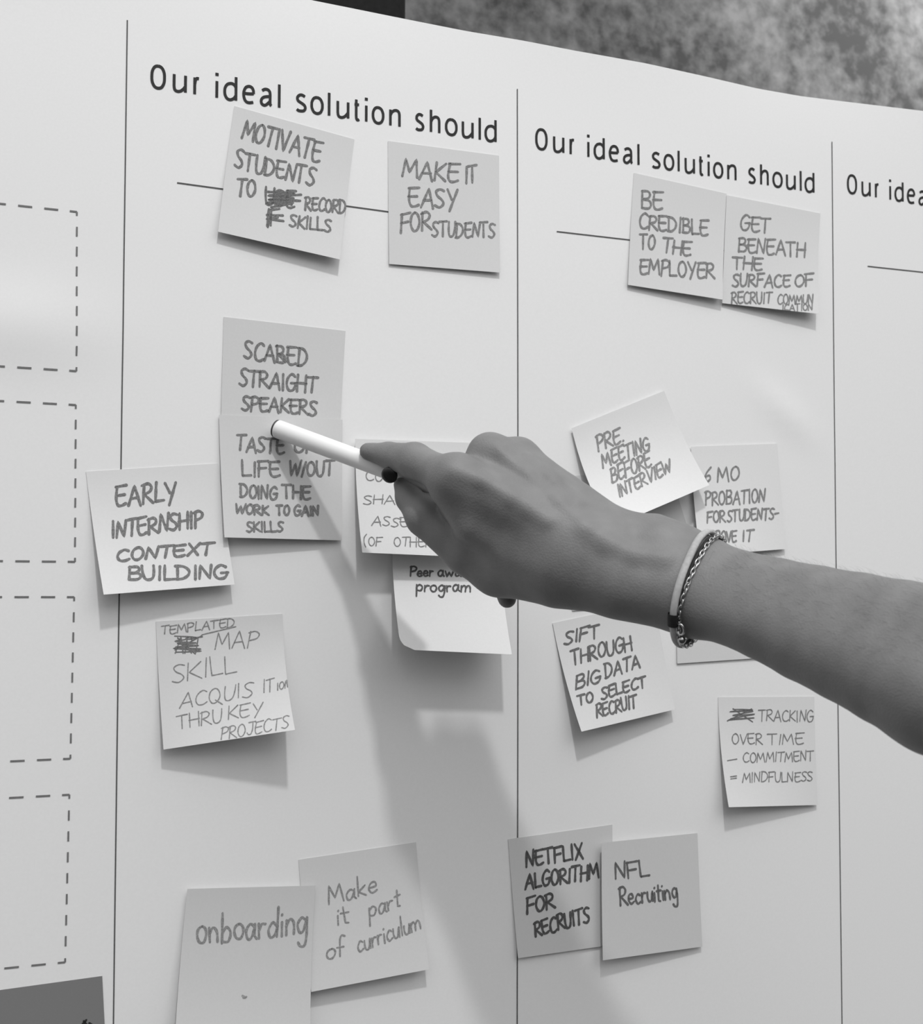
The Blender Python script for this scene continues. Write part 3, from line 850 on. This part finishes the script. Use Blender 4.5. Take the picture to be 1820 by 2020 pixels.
# dark painted thumb nail
def blob(name, c, axes, mat, parent, org, n=20, power=1.0):
    vs, fs = [], []
    for i in range(n + 1):
        th = math.pi * i / n
        for j in range(n):
            ph = 2 * math.pi * j / n
            q = c + axes[0] * math.cos(th) + axes[1] * math.sin(th) * math.cos(ph) + axes[2] * math.sin(th) * math.sin(ph)
            vs.append(q - org)
    for i in range(n):
        for j in range(n):
            a = i * n + j; b = i * n + (j + 1) % n
            fs.append((a, b, b + n, a + n))
    return mesh_obj(name, vs, fs, mat, parent, True)
nc = P(768, 937, .0745)
ax0 = P(757, 926, .0735) - nc
ax0 = ax0 / np.linalg.norm(ax0)
view = (CAM - nc) / np.linalg.norm(CAM - nc)
nn = view + 0.3 * np.array([-1, 0, -.6]); nn -= ax0 * (nn @ ax0); nn /= np.linalg.norm(nn)
ax1 = np.cross(ax0, nn)
nail = blob('thumb_nail', nc, (ax0 * 0.0048, ax1 * 0.0046, nn * 0.0016), gloss('dark_nail_polish', 0.012, 0.25), person, HO)
nail['label'] = 'dark painted thumb nail'

# fine hair along the forearm
M_HAIR = gloss('arm_hair', 0.10, 0.6)
rng = np.random.RandomState(5)
_el = _dir / np.linalg.norm(_dir)
tri = hv[hq]; nrm = np.cross(tri[:, 2] - tri[:, 0], tri[:, 3] - tri[:, 1]); nrm /= np.maximum(np.linalg.norm(nrm, axis=1, keepdims=True), 1e-9)
cen = tri.mean(1) / 1000
along = (cen - P(1420, 1170, .195)) @ _el
cand = np.where((along > 0) & (along < 0.20) & (nrm[:, 2] > 0.35))[0]
hvx, hfx = [], []
for i in rng.choice(cand, min(1100, len(cand)), replace=False):
    c = cen[i]; n = nrm[i]; L = rng.uniform(0.003, 0.0065)
    g = _el * -1.0 + np.array([0, 0, -0.3]) + rng.normal(0, .35, 3)
    d = g - n * (g @ n); d /= np.linalg.norm(d)
    sd = np.cross(n, d)
    pts = [c - n * 0.0003, c + d * L * .5 + n * L * .32, c + d * L + n * L * .42]
    b_ = len(hvx)
    for p_, r_ in zip(pts, (.00003, .000024, .000008)):
        hvx += [p_ + sd * r_ - HO, p_ - sd * r_ - HO, p_ + np.cross(d, sd) * r_ * 1.4 - HO]
    for k in (0, 3):
        for q in range(3):
            u_, v2 = q, (q + 1) % 3
            hfx.append((b_ + k + u_, b_ + k + v2, b_ + k + 3 + v2, b_ + k + 3 + u_))
hair = mesh_obj('arm_hair', hvx, hfx, M_HAIR, person)
hair['kind'] = 'stuff'

# ------------------------------------------------------------------ marker pen
pa_ = P(543, 844.5, 0.0062); pb_ = P(735, 916, 0.052)
pd = (pb_ - pa_) / np.linalg.norm(pb_ - pa_)
PR = 0.0056
def lathe(name, org, axis, prof, mat, parent=None, n=40):
    a = axis / np.linalg.norm(axis)
    u = np.cross(a, [0, 0, 1.0]); u /= np.linalg.norm(u); v = np.cross(a, u)
    vs, fs = [], []
    for (t, r) in prof:
        for j in range(n):
            ph = 2 * math.pi * j / n
            vs.append(a * t + (u * math.cos(ph) + v * math.sin(ph)) * r)
    for i in range(len(prof) - 1):
        for j in range(n):
            k = (j + 1) % n
            fs.append((i * n + j, i * n + k, (i + 1) * n + k, (i + 1) * n + j))
    fs.append(tuple(range(n))[::-1]); fs.append(tuple((len(prof) - 1) * n + j for j in range(n)))
    o = mesh_obj(name, vs, fs, mat, parent)
    o.data.polygons.foreach_set('use_smooth', [len(p.vertices) == 4 for p in o.data.polygons])
    if parent is None: o.location = org
    return o
M_PEN = gloss('white_plastic', 0.80, 0.32)
L1 = 0.118
pen = bpy.data.objects.new('marker_pen', None); C.objects.link(pen); pen.location = pa_
tag(pen, 'white round marker held in the hand with its tip on a note', 'marker')
lathe('barrel', pa_, pd, [(0.0012, PR - .0006), (0.0016, PR - .0001), (0.0025, PR), (L1 - .002, PR), (L1, PR - .001)], M_PEN, pen)
lathe('end_cap', pa_, pd, [(-0.0006, PR * .55), (-0.0002, PR * .82), (0.0003, PR - .0007), (0.0012, PR - .0006)], gloss('white_cap', .7, .4), pen)
lathe('seam_ring', pa_, pd, [(0.0002, PR - .0006), (0.0003, PR - .0003), (0.0011, PR - .0003), (0.0012, PR - .0006)], gloss('dark_seam', .05, .5), pen)['label'] = 'thin dark ring round the marker tip'

# ------------------------------------------------------------------ bracelets
axis = _dir.copy()
def ring(c_px, h, tilt, off, n=120):
    """closed loop around the forearm lying on the skin"""
    c = P(c_px[0], c_px[1], h) * 1000
    vw = CAM * 1000 - c; vw -= axis * (vw @ axis); vw /= np.linalg.norm(vw)
    up = np.cross(axis, vw)
    if up[2] < 0: up = -up
    out = []
    for i in range(n):
        t = 2 * math.pi * i / n
        d = vw * math.cos(t) + up * math.sin(t)
        d = d + axis * (tilt[0] * math.cos(t) + tilt[1] * math.sin(t)); d /= np.linalg.norm(d)
        rs = np.linspace(60, 4, 240)
        v = sdf(c + rs[:, None] * d); k = np.argmax(v < 0)
        o_ = off + (3.0 * max(0, -math.sin(t)) ** 3 if off > 0 else 0)
        out.append(c + d * (rs[k] + o_))
    out = np.array(out)
    for _ in range(6): out = (np.roll(out, 1, 0) + out * 2 + np.roll(out, -1, 0)) / 4
    return out / 1000, c / 1000, vw, up
def tube(path, r, closed=True, n=10, flat=1.0, org=None, center=None):
    vs, fs = [], []
    N = len(path)
    T = (np.roll(path, -1, 0) - np.roll(path, 1, 0)) if closed else np.gradient(path, axis=0)
    T /= np.linalg.norm(T, axis=1, keepdims=True)
    for i in range(N):
        rad = path[i] - center; rad -= T[i] * (rad @ T[i]); rad /= np.linalg.norm(rad)
        sd = np.cross(T[i], rad)
        for j in range(n):
            ph = 2 * math.pi * j / n
            vs.append(path[i] + rad * math.cos(ph) * r * flat + sd * math.sin(ph) * r - org)
    for i in range(N if closed else N - 1):
        for j in range(n):
            a, b = i * n + j, i * n + (j + 1) % n
            c, d = ((i + 1) % N) * n + (j + 1) % n, ((i + 1) % N) * n + j
            fs.append((a, b, c, d))
    return vs, fs
M_CORD = paper_mat('pale_leather', 0.40, 0.12, 0.7, 500.0, 0.2)
M_DARK = paper_mat('dark_cord', 0.02, 0.2, 0.7, 600.0, 0.2)
M_SILV = gloss('silver', 0.5, 0.25, 1.0)

r1, c1, vw1, up1 = ring((1376, 1153), .188, (0.27, -0.12), 2.0)
cord = bpy.data.objects.new('cord_bracelet', None); C.objects.link(cord); cord.location = c1
tag(cord, 'pale leather cord bracelet round the wrist, on the hand side of the chain', 'bracelet')
v_, f_ = tube(r1, 0.0020, True, 12, 0.7, c1, c1); mesh_obj('cord', v_, f_, M_CORD, cord, True)
def arc(path, a0, a1):
    n = len(path); i0, i1 = int(a0 / 360 * n), int(a1 / 360 * n)
    return np.array([path[i % n] for i in range(i0, i1 + 1)])
kn = arc(r1, 312, 324)
v_, f_ = tube(kn, 0.0029, False, 12, 0.9, c1, c1); mesh_obj('knot_wrap', v_, f_, M_DARK, cord, True)['label'] = 'dark thread wrapped round the pale cord'

r2, c2, vw2, up2 = ring((1388, 1158), .190, (0.27, -0.06), 1.2)
chn = bpy.data.objects.new('chain_bracelet', None); C.objects.link(chn); chn.location = c2
tag(chn, 'silver chain bracelet with dark cord and small bead round the wrist', 'bracelet')
r2b = r2 - axis * 0.0012
v_, f_ = tube(r2b, 0.0011, True, 8, 1.0, c2, c2); mesh_obj('dark_cord', v_, f_, M_DARK, chn, True)
# links
per = np.concatenate([[0], np.cumsum(np.linalg.norm(np.diff(np.vstack([r2, r2[:1]]), axis=0), axis=1))])
nl = int(per[-1] / 0.0029)
lv, lf = [], []
ext = np.vstack([r2, r2[:1]])
for i in range(nl):
    s = per[-1] * i / nl
    p = np.array([np.interp(s, per, ext[:, k]) for k in range(3)])
    q = np.array([np.interp((s + 0.001) % per[-1], per, ext[:, k]) for k in range(3)])
    T = q - p
    if np.linalg.norm(T) < 1e-9: continue
    T /= np.linalg.norm(T)
    rad = p - c2; rad -= T * (rad @ T); rad /= np.linalg.norm(rad); sd = np.cross(T, rad)
    tw = math.radians(45 if i % 2 else -45)
    sd2 = sd * math.cos(tw) + rad * math.sin(tw); nr2 = np.cross(T, sd2)
    p = p + rad * 0.0006 + axis * 0.0010
    b0_ = len(lv); A, B, R = 20, 7, 0.00034
    for a in range(A):
        t = 2 * math.pi * a / A
        c = p + T * 0.0022 * math.cos(t) + sd2 * 0.0010 * math.sin(t)
        o_ = T * math.cos(t) + sd2 * math.sin(t)
        for b in range(B):
            ph = 2 * math.pi * b / B
            lv.append(c + o_ * R * math.cos(ph) + nr2 * R * math.sin(ph) - c2)
    for a in range(A):
        for b in range(B):
            lf.append((b0_ + a * B + b, b0_ + ((a + 1) % A) * B + b, b0_ + ((a + 1) % A) * B + (b + 1) % B, b0_ + a * B + (b + 1) % B))
mesh_obj('chain', lv, lf, M_SILV, chn, True)
k_ = int(len(r2) * 300 / 360)
bp_ = r2[k_] + (r2[k_] - c2) / np.linalg.norm(r2[k_] - c2) * 0.0015 + axis * 0.003
blob('bead', bp_, (np.array([.0022, 0, 0]), np.array([0, .0022, 0]), np.array([0, 0, .0022])), gloss('bead_metal', .35, .15, 1.0), chn, c2)
k2 = int(len(r2) * 312 / 360)
cp_ = r2[k2] + (r2[k2] - c2) / np.linalg.norm(r2[k2] - c2) * 0.001
tt = np.linspace(0, 2 * math.pi, 28)[:-1]
T = r2[(k2 + 1) % len(r2)] - r2[k2]; T /= np.linalg.norm(T)
lp = np.array([cp_ + T * 0.0032 * math.cos(a) + axis * (0.0022 + 0.0026 * math.sin(a)) for a in tt])
v_, f_ = tube(lp, 0.0006, True, 7, 1.0, c2, cp_ + (cp_ - c2)); mesh_obj('clasp', v_, f_, M_SILV, chn, True)
